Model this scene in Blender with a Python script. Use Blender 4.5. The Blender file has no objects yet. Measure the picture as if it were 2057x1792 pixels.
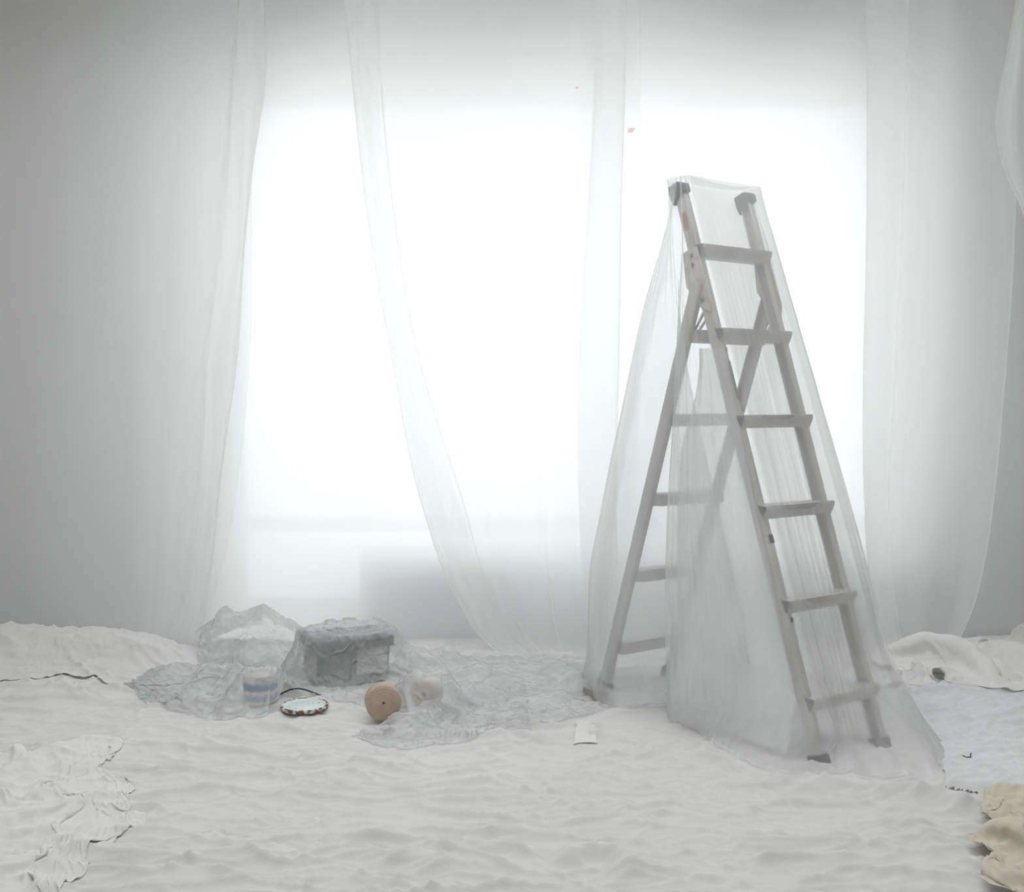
import bpy, bmesh, math
import numpy as np
from mathutils import Vector, Matrix

scene = bpy.context.scene
C = scene.collection
# ------------------------------------------------------------------ camera
FPX, PW, PH = 2100.0, 2057.0, 1792.0
CX, CY, PIT, CAMH = 1028.5, 896.0, 0.04357, 1.04
cam = bpy.data.objects.new('camera', bpy.data.cameras.new('camera'))
C.objects.link(cam)
cam.location = (0, 0, CAMH)
cam.rotation_euler = (math.pi / 2 - PIT, 0, 0)
cam.data.sensor_width = 36.0
cam.data.lens = 36.0 * FPX / PW
cam.data.clip_end = 100
scene.camera = cam
# ------------------------------------------------------------------ sky, daylight, exposure
SKY = 2.2
world = bpy.data.worlds.new('overcast_sky')
scene.world = world
world.use_nodes = True
wb = world.node_tree.nodes['Background']
wb.inputs['Color'].default_value = (0.98, 0.995, 1.0, 1)
wb.inputs['Strength'].default_value = SKY
scene.view_settings.view_transform = 'Standard'
scene.view_settings.look = 'None'
scene.view_settings.gamma = 1.0
scene.view_settings.use_curve_mapping = False
scene.view_settings.exposure = 0.13
scene.cycles.max_bounces = 20
scene.cycles.diffuse_bounces = 14
scene.cycles.transmission_bounces = 12
scene.cycles.transparent_max_bounces = 40
scene.cycles.adaptive_threshold = 0.03
scene.cycles.caustics_reflective = False
scene.cycles.caustics_refractive = True

WX0, WX1, WZ0, WZ1 = -1.30, 1.72, 0.06, 2.44       # window opening in the back wall
WALLY = 4.72
FX0, FX1, FZ0, FZ1 = -1.6, 1.5, 0.90, 2.40         # unseen opening behind the camera, added for fill light
FRONTY = -2.6

# ------------------------------------------------------------------ helpers
def ray(px, py):
    xc, zc = (px - CX) / FPX, -(py - CY) / FPX
    c, s = math.cos(PIT), math.sin(PIT)
    return Vector((xc, c + zc * s, -s + zc * c))
def at(px, py, Y):
    d = ray(px, py); return Vector((0, 0, CAMH)) + d * (Y / d.y)
def ground(px, py, z=0.0):
    d = ray(px, py); return Vector((0, 0, CAMH)) + d * ((z - CAMH) / d.z)
def gxy(px, py):
    g = ground(px, py); return (g.x, g.y)

def tag(o, label=None, cat=None, group=None, kind=None):
    if label: o['label'] = label
    if cat: o['category'] = cat
    if group: o['group'] = group
    if kind: o['kind'] = kind
    return o
def empty(name, loc=(0, 0, 0), rz=0):
    o = bpy.data.objects.new(name, None); C.objects.link(o)
    o.location = loc; o.rotation_euler = (0, 0, rz); o.empty_display_size = 0.05
    return o
def link_mesh(name, me, m, parent=None, smooth=False):
    o = bpy.data.objects.new(name, me); C.objects.link(o)
    if m: me.materials.append(m)
    if smooth: me.shade_smooth()
    if parent:
        o.parent = parent
    return o
def from_bm(name, bm, m, parent=None, smooth=False):
    me = bpy.data.meshes.new(name)
    bmesh.ops.recalc_face_normals(bm, faces=bm.faces)
    bm.to_mesh(me); bm.free()
    return link_mesh(name, me, m, parent, smooth)
def bm_box(bm, lo, hi, mat=None):
    r = bmesh.ops.create_cube(bm, size=1.0)['verts']
    c = [(a + b) / 2 for a, b in zip(lo, hi)]; s = [b - a for a, b in zip(lo, hi)]
    for v in r:
        v.co = Vector((c[0] + v.co.x * s[0], c[1] + v.co.y * s[1], c[2] + v.co.z * s[2]))
        if mat: v.co = mat @ v.co
    return r
def box(name, lo, hi, m, parent=None, mat=None, bevel=0.0):
    bm = bmesh.new(); bm_box(bm, lo, hi, mat)
    if bevel: bmesh.ops.bevel(bm, geom=bm.edges[:], offset=bevel, segments=2, affect='EDGES', profile=0.7)
    return from_bm(name, bm, m, parent)
def prism(name, prof, frame, l0, l1, m, parent=None, bevel=0.0):
    """profile (a,b) extruded along the first axis of frame (o, e0, e1, e2)"""
    o, e0, e1, e2 = frame
    bm = bmesh.new()
    A = [bm.verts.new(o + e0 * l0 + e1 * a + e2 * b) for a, b in prof]
    B = [bm.verts.new(o + e0 * l1 + e1 * a + e2 * b) for a, b in prof]
    n = len(prof)
    bm.faces.new(A); bm.faces.new(B[::-1])
    for i in range(n): bm.faces.new((A[i], B[i], B[(i + 1) % n], A[(i + 1) % n]))
    if bevel: 
        bmesh.ops.recalc_face_normals(bm, faces=bm.faces)
        bmesh.ops.bevel(bm, geom=bm.edges[:], offset=bevel, segments=1, affect='EDGES')
    return from_bm(name, bm, m, parent)
def grid_mesh(name, P, m, parent=None, mask=None, closed=False):
    """P: (rows, cols, 3) array; mask: (rows-1, cols-1) faces kept"""
    R, K = P.shape[:2]
    idx = np.arange(R * K).reshape(R, K)
    if closed: idx = np.concatenate([idx, idx[:, :1]], 1)
    f = np.stack([idx[:-1, :-1], idx[:-1, 1:], idx[1:, 1:], idx[1:, :-1]], -1)
    f = f[mask] if mask is not None else f.reshape(-1, 4)
    V = P.reshape(-1, 3)
    used = np.zeros(len(V), bool); used[f.ravel()] = True
    remap = np.cumsum(used) - 1
    V = V[used]; f = remap[f]
    me = bpy.data.meshes.new(name)
    me.vertices.add(len(V)); me.vertices.foreach_set('co', V.astype(np.float32).ravel())
    me.loops.add(f.size); me.loops.foreach_set('vertex_index', f.astype(np.int32).ravel())
    me.polygons.add(len(f)); me.polygons.foreach_set('loop_start', np.arange(0, f.size, 4, dtype=np.int32))
    me.update(calc_edges=True); me.validate()
    return link_mesh(name, me, m, parent, smooth=True)
def tube_mesh(bm, pts, r, n=8):
    pts = [Vector(p) for p in pts]; rings = []
    for i, p in enumerate(pts):
        d = (pts[min(i + 1, len(pts) - 1)] - pts[max(i - 1, 0)]).normalized()
        a = d.orthogonal().normalized() if i == 0 else (a - d * a.dot(d)).normalized()
        b = d.cross(a)
        rings.append([bm.verts.new(p + (a * math.cos(t) + b * math.sin(t)) * r) for t in np.linspace(0, 2 * math.pi, n, endpoint=False)])
    for A, B in zip(rings, rings[1:]):
        for i in range(n): bm.faces.new((A[i], A[(i + 1) % n], B[(i + 1) % n], B[i]))
    bm.faces.new(rings[0][::-1]); bm.faces.new(rings[-1])
def lathe(name, prof, m, parent=None, n=48, mat=None, smooth=True):
    bm = bmesh.new(); rings = []
    for r, z in prof:
        if r < 1e-6: rings.append([bm.verts.new((0, 0, z))])
        else: rings.append([bm.verts.new((r * math.cos(t), r * math.sin(t), z)) for t in np.linspace(0, 2 * math.pi, n, endpoint=False)])
    for A, B in zip(rings, rings[1:]):
        for i in range(n):
            j = (i + 1) % n
            if len(A) == 1 and len(B) == 1: continue
            if len(A) == 1: bm.faces.new((A[0], B[j], B[i]))
            elif len(B) == 1: bm.faces.new((A[i], A[j], B[0]))
            else: bm.faces.new((A[i], A[j], B[j], B[i]))
    if mat: bmesh.ops.transform(bm, matrix=mat, verts=bm.verts)
    return from_bm(name, bm, m, parent, smooth)

# noise ------------------------------------------------------------
def perlin(x, y, seed=0):
    rng = np.random.RandomState(seed)
    perm = rng.permutation(256); ang = rng.rand(256) * 2 * np.pi
    gx, gy = np.cos(ang), np.sin(ang)
    xi, yi = np.floor(x).astype(int), np.floor(y).astype(int)
    xf, yf = x - xi, y - yi
    u, v = xf ** 3 * (xf * (xf * 6 - 15) + 10), yf ** 3 * (yf * (yf * 6 - 15) + 10)
    def g(i, j, dx, dy):
        h = perm[(perm[i & 255] + j) & 255]; return gx[h] * dx + gy[h] * dy
    a, b = g(xi, yi, xf, yf), g(xi + 1, yi, xf - 1, yf)
    c, d = g(xi, yi + 1, xf, yf - 1), g(xi + 1, yi + 1, xf - 1, yf - 1)
    return ((a + u * (b - a)) * (1 - v) + (c + u * (d - c)) * v) * 1.5
def fbm(x, y, seed=0, octv=4, gain=0.5):
    s, a = 0, 1
    for k in range(octv):
        s = s + a * perlin(x * 2 ** k, y * 2 ** k, seed + k); a *= gain
    return s
def ridged(x, y, seed=0, octv=3, gain=0.5, sharp=2.0):
    s, a = 0, 1
    for k in range(octv):
        s = s + a * (1 - np.minimum(1, np.abs(perlin(x * 1.9 ** k, y * 1.9 ** k, seed + 7 * k)) * 1.6)) ** sharp; a *= gain
    return s
def rot(x, y, a):
    c, s = math.cos(a), math.sin(a); return x * c + y * s, -x * s + y * c
def crumple(x, y, lam, seed=0, octv=3):
    """sharp facets as in film that was balled up"""
    wx, wy = perlin(x / lam / 2, y / lam / 2, seed + 50), perlin(x / lam / 2, y / lam / 2, seed + 51)
    s, a = 0, 1.0
    for k in range(octv):
        xr, yr = rot(x / lam * 1.8 ** k, y / lam * 1.8 ** k, 0.7 * k + seed)
        s = s + a * np.abs(perlin(xr + wx * 0.6, yr + wy * 0.6, seed + 3 * k)); a *= 0.55
    return s
def smooth01(t):
    t = np.clip(t, 0, 1); return t * t * (3 - 2 * t)
def inside(X, Y, poly):
    r = np.zeros(X.shape, bool); n = len(poly)
    for i in range(n):
        (x0, y0), (x1, y1) = poly[i], poly[(i + 1) % n]
        if y0 == y1: continue
        r ^= ((y0 > Y) != (y1 > Y)) & (X < (x1 - x0) * (Y - y0) / (y1 - y0) + x0)
    return r
def seg_dist(X, Y, pts, closed=False):
    """distance to a polyline, and the side of its nearest segment"""
    best = np.full(X.shape, 1e9); side = np.zeros(X.shape); tt = np.zeros(X.shape)
    P = list(pts) + ([pts[0]] if closed else [])
    for i, ((x0, y0), (x1, y1)) in enumerate(zip(P, P[1:])):
        dx, dy = x1 - x0, y1 - y0; L = dx * dx + dy * dy + 1e-12
        t = np.clip(((X - x0) * dx + (Y - y0) * dy) / L, 0, 1)
        d = np.hypot(X - x0 - t * dx, Y - y0 - t * dy); k = d < best
        best = np.where(k, d, best); side = np.where(k, np.sign((X - x0) * dy - (Y - y0) * dx), side); tt = np.where(k, i + t, tt)
    return best, side, tt
def gp(*px):
    return [gxy(*p) for p in px]
def cr(pts, n):
    """Catmull-Rom through the rows of pts (k, ...) sampled at n values"""
    pts = np.asarray(pts, float); k = len(pts)
    t = np.linspace(0, k - 1, n); i = np.minimum(t.astype(int), k - 2); u = (t - i).reshape((-1,) + (1,) * (pts.ndim - 1))
    p0, p1, p2, p3 = pts[np.maximum(i - 1, 0)], pts[i], pts[i + 1], pts[np.minimum(i + 2, k - 1)]
    return 0.5 * (2 * p1 + (p2 - p0) * u + (2 * p0 - 5 * p1 + 4 * p2 - p3) * u ** 2 + (3 * p1 - p0 - 3 * p2 + p3) * u ** 3)
def interp_rows(ys, rows, yq):
    """monotone-smooth interpolation of section rows (k, c, d) at ys -> yq"""
    ys, rows = np.asarray(ys, float), np.asarray(rows, float)
    m = np.gradient(rows, ys, axis=0)
    i = np.clip(np.searchsorted(ys, yq) - 1, 0, len(ys) - 2)
    h = (ys[i + 1] - ys[i]); u = ((yq - ys[i]) / h); sh = (-1,) + (1,) * (rows.ndim - 1)
    h, u = h.reshape(sh), u.reshape(sh)
    return ((2 * u ** 3 - 3 * u ** 2 + 1) * rows[i] + (u ** 3 - 2 * u ** 2 + u) * h * m[i] + (-2 * u ** 3 + 3 * u ** 2) * rows[i + 1] + (u ** 3 - u ** 2) * h * m[i + 1])

# ------------------------------------------------------------------ materials
def new_mat(name):
    m = bpy.data.materials.new(name); m.use_nodes = True
    nt = m.node_tree; nt.nodes.clear()
    return m, nt, nt.nodes.new('ShaderNodeOutputMaterial')
def nd(nt, t, **kw):
    n = nt.nodes.new('ShaderNode' + t)
    for k, v in kw.items():
        if k in n.inputs: n.inputs[k].default_value = v
        else: setattr(n, k, v)
    return n
def noise_ramp(nt, scale, c0, c1, p0=0.35, p1=0.65, detail=4, vec_scale=None, rough=0.5):
    tc = nd(nt, 'TexCoord'); mp = nd(nt, 'Mapping'); nz = nd(nt, 'TexNoise', Scale=scale, Detail=detail, Roughness=rough)
    nt.links.new(tc.outputs['Object'], mp.inputs['Vector']); nt.links.new(mp.outputs[0], nz.inputs['Vector'])
    if vec_scale: mp.inputs['Scale'].default_value = vec_scale
    r = nd(nt, 'ValToRGB'); r.color_ramp.elements[0].position = p0; r.color_ramp.elements[1].position = p1
    r.color_ramp.elements[0].color = (*c0, 1); r.color_ramp.elements[1].color = (*c1, 1)
    nt.links.new(nz.outputs['Fac'], r.inputs[0])
    return r, nz
def solid(name, col, rough=0.5, metal=0.0, col2=None, scale=20, p=(0.35, 0.65), bump=0.0, vec=None):
    m, nt, out = new_mat(name)
    b = nd(nt, 'BsdfPrincipled', Roughness=rough, Metallic=metal)
    r, nz = noise_ramp(nt, scale, col, col2 or tuple(c * 0.93 for c in col), *p, vec_scale=vec)
    nt.links.new(r.outputs[0], b.inputs['Base Color'])
    if bump:
        bp = nd(nt, 'Bump', Strength=bump, Distance=0.002); nt.links.new(nz.outputs['Fac'], bp.inputs['Height'])
        nt.links.new(bp.outputs[0], b.inputs['Normal'])
    nt.links.new(b.outputs[0], out.inputs[0])
    return m
def film(name, clear, fwd, back, diff, col=(0.94, 0.95, 0.955), gloss=0.5, rough=0.3, frough=0.5, edge=0.5, bump=0.0, bscale=60, bvec=(1, 1, 1), creases=0.0):
    """thin plastic film. Shares of the light: clear = straight through (less at grazing angles, where the path in the film is longer),
    fwd = scattered a little on the way through, back = scattered widely through, diff = scattered back; a faint gloss on top"""
    m, nt, out = new_mat(name); L = nt.links.new
    tc = nd(nt, 'TexCoord'); mp = nd(nt, 'Mapping'); mp.inputs['Scale'].default_value = bvec
    nz = nd(nt, 'TexNoise', Scale=bscale, Detail=5, Roughness=0.6, Distortion=0.6)
    L(tc.outputs['Object'], mp.inputs[0]); L(mp.outputs[0], nz.inputs['Vector'])
    bp = nd(nt, 'Bump', Strength=bump, Distance=0.004); L(nz.outputs['Fac'], bp.inputs['Height'])
    if creases:
        ns = nd(nt, 'TexNoise', Scale=5.0, Detail=2); L(tc.outputs['Object'], ns.inputs['Vector'])
        mx = nd(nt, 'MixRGB', Fac=0.25); L(tc.outputs['Object'], mx.inputs[1]); L(ns.outputs['Color'], mx.inputs[2])
        vo = nd(nt, 'TexVoronoi', feature='DISTANCE_TO_EDGE', Scale=creases); L(mx.outputs[0], vo.inputs['Vector'])
        vr = nd(nt, 'MapRange'); vr.inputs['From Max'].default_value = 0.12; L(vo.outputs['Distance'], vr.inputs['Value'])
        b2 = nd(nt, 'Bump', Strength=0.7, Distance=0.004, invert=True); L(vr.outputs[0], b2.inputs['Height']); L(bp.outputs[0], b2.inputs['Normal']); bp = b2
    tr = nd(nt, 'BsdfTransparent', Color=(0.985, 0.99, 0.99, 1))
    rf = nd(nt, 'BsdfRefraction', Color=(*col, 1), Roughness=frough, IOR=1.10)
    tl = nd(nt, 'BsdfTranslucent', Color=(*col, 1)); df = nd(nt, 'BsdfDiffuse', Color=(*col, 1)); gl = nd(nt, 'BsdfGlossy', Roughness=rough)
    for n in (tl, df, gl):
        if bump: L(bp.outputs[0], n.inputs['Normal'])
    s = nd(nt, 'MixShader', Fac=back / max(1e-6, back + diff)); L(df.outputs[0], s.inputs[1]); L(tl.outputs[0], s.inputs[2])
    s2 = s
    if fwd:
        s2 = nd(nt, 'MixShader', Fac=fwd / (fwd + back + diff)); L(s.outputs[0], s2.inputs[1]); L(rf.outputs[0], s2.inputs[2])
    lw = nd(nt, 'LayerWeight', Blend=0.35)
    ma = nd(nt, 'MapRange'); ma.inputs['To Min'].default_value = clear; ma.inputs['To Max'].default_value = clear * (1 - edge)
    L(lw.outputs['Facing'], ma.inputs['Value'])
    a = nd(nt, 'MixShader'); L(ma.outputs[0], a.inputs[0]); L(s2.outputs[0], a.inputs[1]); L(tr.outputs[0], a.inputs[2])
    if gloss:
        fr = nd(nt, 'Fresnel', IOR=1.4); mu = nd(nt, 'Math', operation='MULTIPLY'); mu.inputs[1].default_value = gloss
        if bump: L(bp.outputs[0], fr.inputs['Normal'])
        cl = nd(nt, 'Math', operation='MINIMUM'); cl.inputs[1].default_value = 0.5
        L(fr.outputs[0], mu.inputs[0]); L(mu.outputs[0], cl.inputs[0])
        g = nd(nt, 'MixShader'); L(cl.outputs[0], g.inputs[0]); L(a.outputs[0], g.inputs[1]); L(gl.outputs[0], g.inputs[2]); a = g
    L(a.outputs[0], out.inputs[0])
    return m
def cloth(name, col, col2, scale=3, bump=0.25, bscale=160, trans=0.12):
    m, nt, out = new_mat(name); L = nt.links.new
    r, _ = noise_ramp(nt, scale, col, col2, 0.3, 0.7)
    df = nd(nt, 'BsdfDiffuse', Roughness=0.4); tl = nd(nt, 'BsdfTranslucent')
    L(r.outputs[0], df.inputs['Color']); L(r.outputs[0], tl.inputs['Color'])
    _, nz = noise_ramp(nt, bscale, (0, 0, 0), (1, 1, 1), vec_scale=(0.6, 1, 1))
    bp = nd(nt, 'Bump', Strength=bump, Distance=0.003); L(nz.outputs['Fac'], bp.inputs['Height']); L(bp.outputs[0], df.inputs['Normal'])
    s = nd(nt, 'MixShader', Fac=trans); L(df.outputs[0], s.inputs[1]); L(tl.outputs[0], s.inputs[2]); L(s.outputs[0], out.inputs[0])
    return m

M = {}
M['wall'] = solid('painted_wall', (0.45, 0.44, 0.42), 0.8, scale=4, bump=0.05)
M['ceiling'] = solid('painted_ceiling', (0.80, 0.80, 0.79), 0.9, scale=4)
M['floor'] = solid('floor_boards', (0.34, 0.26, 0.19), 0.6, col2=(0.25, 0.18, 0.13), scale=6, vec=(8, 1, 1))
M['frame'] = solid('window_paint', (0.82, 0.83, 0.83), 0.4)
m, nt, out = new_mat('window_glass'); t = nd(nt, 'BsdfTransparent', Color=(0.96, 0.98, 0.98, 1)); nt.links.new(t.outputs[0], out.inputs[0]); M['glass'] = m
M['back_film'] = film('film_over_window', 0.035, 0.0, 0.38, 0.51, gloss=0, edge=0.3)
M['hang_film'] = film('hanging_film', 0.68, 0.0, 0.22, 0.10, col=(0.95, 0.95, 0.945), gloss=0, edge=0.6)
M['ladder_film'] = film('ladder_film', 0.72, 0.05, 0.09, 0.14, gloss=0.2, rough=0.35, frough=0.55, edge=0.65, bump=0.10, bscale=60, bvec=(1, 1, 0.05))
M['folded_film'] = film('folded_ladder_film', 0.36, 0.0, 0.30, 0.34, gloss=0, frough=0.55, edge=0.5, bump=0.1, bscale=60, bvec=(1, 1, 0.05))
M['crumpled_film'] = film('crumpled_film', 0.70, 0.0, 0.13, 0.17, gloss=0.9, rough=0.2, edge=0.5, bump=0.5, bscale=34, creases=14)
M['floor_cloth'] = cloth('floor_drop_cloth', (0.80, 0.795, 0.785), (0.76, 0.755, 0.75))
M['cool_cloth'] = cloth('cool_white_sheet', (0.81, 0.815, 0.83), (0.78, 0.785, 0.80))
M['cotton'] = cloth('cotton_cloth', (0.84, 0.835, 0.82), (0.81, 0.80, 0.785), bscale=120)
M['beige'] = cloth('beige_cloth', (0.74, 0.70, 0.61), (0.66, 0.62, 0.53), bscale=120)
M['alu'] = solid('worn_aluminium', (0.60, 0.59, 0.575), 0.5, 0.25, col2=(0.47, 0.46, 0.45), scale=14, vec=(1, 1, 0.25))
M['plate'] = solid('painted_bracket', (0.66, 0.63, 0.59), 0.6, 0.1, col2=(0.50, 0.47, 0.44), scale=30)
M['plastic_dark'] = solid('dark_grey_plastic', (0.10, 0.105, 0.115), 0.5, col2=(0.16, 0.16, 0.17), scale=30)
M['rubber'] = solid('rubber', (0.10, 0.10, 0.10), 0.7)
M['steel'] = solid('brace_steel', (0.5, 0.5, 0.5), 0.4, 0.7)
M['sticker_dark'] = solid('dark_sticker', (0.05, 0.055, 0.07), 0.5)
M['sticker_green'] = solid('green_label', (0.10, 0.13, 0.11), 0.5, col2=(0.3, 0.32, 0.3), scale=90)
M['sticker_red'] = solid('red_label', (0.35, 0.06, 0.07), 0.5)
M['rust_mark'] = solid('rust_mark', (0.45, 0.22, 0.15), 0.7)

# ------------------------------------------------------------------ the room
RX0, RX1, CEIL = -3.0, 2.75, 2.80
def struct(o): o['kind'] = 'structure'; return o
struct(box('floor', (RX0 - .3, FRONTY - .3, -0.2), (RX1 + .3, WALLY + 0.3, 0.0), M['floor']))
KX0, KX1, KY0, KY1 = -2.2, 2.1, 1.2, 3.6            # unseen ceiling opening, added to brighten the floor
bm = bmesh.new()
for lo, hi in (((RX0 - .3, FRONTY - .3), (KX0, WALLY + .3)), ((KX1, FRONTY - .3), (RX1 + .3, WALLY + .3)), ((KX0, FRONTY - .3), (KX1, KY0)), ((KX0, KY1), (KX1, WALLY + .3))):
    bm_box(bm, (lo[0], lo[1], CEIL), (hi[0], hi[1], CEIL + .2))
struct(from_bm('ceiling', bm, M['ceiling']))
w3 = struct(empty('roof_fill_opening', (0, 0.5 * (KY0 + KY1), CEIL + .1)))  # bars across the added ceiling opening
for x in (KX0, -.9, .70, KX1 - .05):
    box('fill_opening_bar', (x, KY0 - w3.location.y, -.03), (x + .05, KY1 - w3.location.y, .03), M['frame'], w3)
struct(box('wall_left', (RX0 - 0.3, FRONTY - .3, 0), (RX0, WALLY + 0.3, CEIL), M['wall']))
struct(box('wall_right', (RX1, FRONTY - .3, 0), (RX1 + 0.3, WALLY + 0.3, CEIL), M['wall']))
bm = bmesh.new()
for lo, hi in (((RX0, 0), (WX0, CEIL)), ((WX1, 0), (RX1, CEIL)), ((WX0, WZ1), (WX1, CEIL)), ((WX0, 0), (WX1, WZ0))):
    bm_box(bm, (lo[0], WALLY, lo[1]), (hi[0], WALLY + 0.26, hi[1]))
struct(from_bm('wall_back', bm, M['wall']))
bm = bmesh.new()
for lo, hi in (((RX0, 0), (FX0, CEIL)), ((FX1, 0), (RX1, CEIL)), ((FX0, FZ1), (FX1, CEIL)), ((FX0, 0), (FX1, FZ0))):
    bm_box(bm, (lo[0], FRONTY - 0.25, lo[1]), (hi[0], FRONTY, hi[1]))
struct(from_bm('wall_front', bm, M['wall']))
PARX = at(722, 1200, 4.5).x
struct(box('wall_parapet', (PARX, 4.50, 0.0), (WX1, WALLY + 0.1, 0.365), M['frame'], bevel=0.012))
w = struct(empty('window_1', (0.5 * (WX0 + WX1), WALLY + 0.14, WZ0)))
def wpart(name, x0, x1, z0, z1, y0=-0.03, y1=0.03, m='frame'):
    ox, oz = w.location.x, w.location.z
    return box(name, (x0 - ox, y0, z0 - oz), (x1 - ox, y1, z1 - oz), M[m], w)
for n, a in (('frame_stile', (WX0, WX0 + .06, WZ0, WZ1)), ('frame_stile', (WX1 - .06, WX1, WZ0, WZ1)),
             ('frame_head', (WX0 + .06, WX1 - .06, WZ1 - .06, WZ1)), ('frame_foot', (WX0 + .06, WX1 - .06, WZ0, WZ0 + .06)),
             ('transom', (WX0 + .06, WX1 - .06, .43, .50))):
    wpart(n, *a)
wpart('pane', WX0 + .06, WX1 - .06, .50, WZ1 - .06, -0.004, 0.004, 'glass')
wpart('pane', WX0 + .06, PARX, WZ0 + .06, .43, -0.004, 0.004, 'glass')
w2 = struct(empty('rear_fill_opening', (0, FRONTY - 0.12, FZ0)))  # frame for the added fill-light opening in the unseen front wall
for x in (FX0, -0.03, FX1 - .06):
    box('frame_stile', (x, -.03, 0), (x + .06, .03, FZ1 - FZ0), M['frame'], w2)
struct(box('trim_1', (RX0, WALLY - 0.018, 0.0), (PARX - 0.62, WALLY, 0.09), M['frame']))
struct(box('trim_2', (WX1, WALLY - 0.018, 0.0), (RX1, WALLY, 0.09), M['frame']))
struct(box('trim_3', (WX1 + .05, WALLY - 0.05, CEIL - .05), (RX1, WALLY, CEIL), M['frame'], bevel=0.015))

# ------------------------------------------------------------------ hanging sheets
def hang(name, ys, rows, m, nu=140, nv=120, amp=0.012, fu=7, fv=1.2, seed=1, parent=None, zmin=None):
    """rows: for each image height in ys the plan section of the sheet, control points (px, depth)"""
    S = np.array([[tuple(at(px, y, Y)) for px, Y in r] for y, r in zip(ys, rows)])
    yq = np.linspace(ys[0], ys[-1], nv)
    G = interp_rows(ys, S, yq)                                   # (nv, c, 3)
    P = np.stack([cr(G[k], nu) for k in range(nv)])
    U, V = np.meshgrid(np.linspace(0, 1, nu), np.linspace(0, 1, nv))
    fade = smooth01((1 - V) * 6) * 0.8 + 0.2
    P[..., 1] += amp * fade * (perlin(U * fu, V * fv, seed) + 0.5 * perlin(U * fu * 2.3, V * fv * 1.5, seed + 9))
    if zmin is not None: P[..., 2] = np.maximum(P[..., 2], zmin)
    return grid_mesh(name, P, m, parent)

TOPY = 14 - 30
# full sheet close to the window wall
xs = np.linspace(-330, 2240, 36)
rows = []
for y, d0 in ((-10, 4.46), (160, 4.44), (520, 4.42), (900, 4.40), (1180, 4.42), (1304, 4.42)):
    rows.append([(x + 0, d0 + 0.02 * math.sin(x * 0.013 + y * 0.002)) for x in xs])
o = hang('plastic_sheet', [-10, 160, 520, 900, 1180, 1304], rows, M['back_film'], 200, 140, 0.014, 9, 1.5, 3)
tag(o, 'widest translucent plastic sheet hung closest to the bright window, behind all the others', 'plastic sheet', 'hanging plastic sheets')
# left curtain with folded edge
ys = [-12, 150, 330, 500, 700, 950, 1100, 1200, 1302]
A = [525, 531, 508, 491, 478, 446, 430, 417, 406]
B = [472, 482, 481, 474, 437, 424, 410, 392, 300]
Cc = [522, 527, 507, 506, 503, 480, 456, 428, 411]
Dd = [476, 455, 438, 418, 402, 388, 372, 356, 330]
rows = []
for a, b, c, d, y in zip(A, B, Cc, Dd, ys):
    f = 4.30
    rows.append([(-330, f), (-250, f), (-160, f + .02), (-40, f - .02), (80, f), (180, f - .03), (270, f), (0.5 * (270 + d), f - .015), (d, f - .05), (d + 0.55 * (b - d) + 3, f - .02),
                 (0.5 * (b + a), f - .07), (a, f - .05), (a - 2, f - .02), (0.5 * (a + b), f - .01), (b, f), (b + 2, f + .02), (0.5 * (b + c), f + .025), (c, f + .03)])
o = hang('plastic_sheet', ys, rows, M['hang_film'], 260, 120, 0.015, 8, 1.3, 5)
tag(o, 'grey translucent plastic sheet covering the wall on the left, its edge gathered in folds', 'plastic sheet', 'hanging plastic sheets')
# middle curtain, left hem swept to the right
ys = [-12, 150, 400, 720, 1020, 1200, 1290, 1334]
Lh = [690, 706, 733, 787, 850, 916, 975, 1030]
Lb = [712, 722, 748, 797, 862, 930, 985, 1040]
Rb = [752, 762, 786, 840, 931, 985, 1032, 1085]
E2 = [1256, 1254, 1246, 1240, 1235, 1240, 1250, 1255]
B2 = [1192, 1190, 1178, 1160, 1160, 1170, 1180, 1190]
E3 = [1285, 1286, 1284, 1282, 1280, 1280, 1285, 1290]
rows = []
for l, lb, r, e2, b2, e3, y in zip(Lh, Lb, Rb, E2, B2, E3, ys):
    f = 4.28 - (0.10 if y > 1280 else 0) * 0
    g = 4.16
    rows.append([(r - 6, g + .06), (0.5 * (l + r), g + .06), (l + 3, g + .05), (l, g + .035), (l + 6, g + .02), (lb, g + .02), (0.5 * (lb + r), g - .005), (r, g + .005), (r + 4, g + .03), (r + 30, g + .03),
                 (r + 0.3 * (b2 - r), g + .05), (r + 0.62 * (b2 - r), g + .03), (b2 - 55, g + .05), (b2, g), (0.5 * (b2 + e2), g - .02), (e2, g - .01), (e2 - 2, g + .02), (0.5 * (b2 + e2), g + .03), (b2 + 6, g + .045),
                 (b2 + 10, g + .06), (0.5 * (b2 + e3), g + .065), (e3, g + .06)])
mid = hang('plastic_sheet', ys, rows, M['hang_film'], 320, 130, 0.012, 8, 1.3, 8)
tag(mid, 'translucent plastic sheet mid-window, its folded hem sweeping down to the right', 'plastic sheet', 'hanging plastic sheets')
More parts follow.
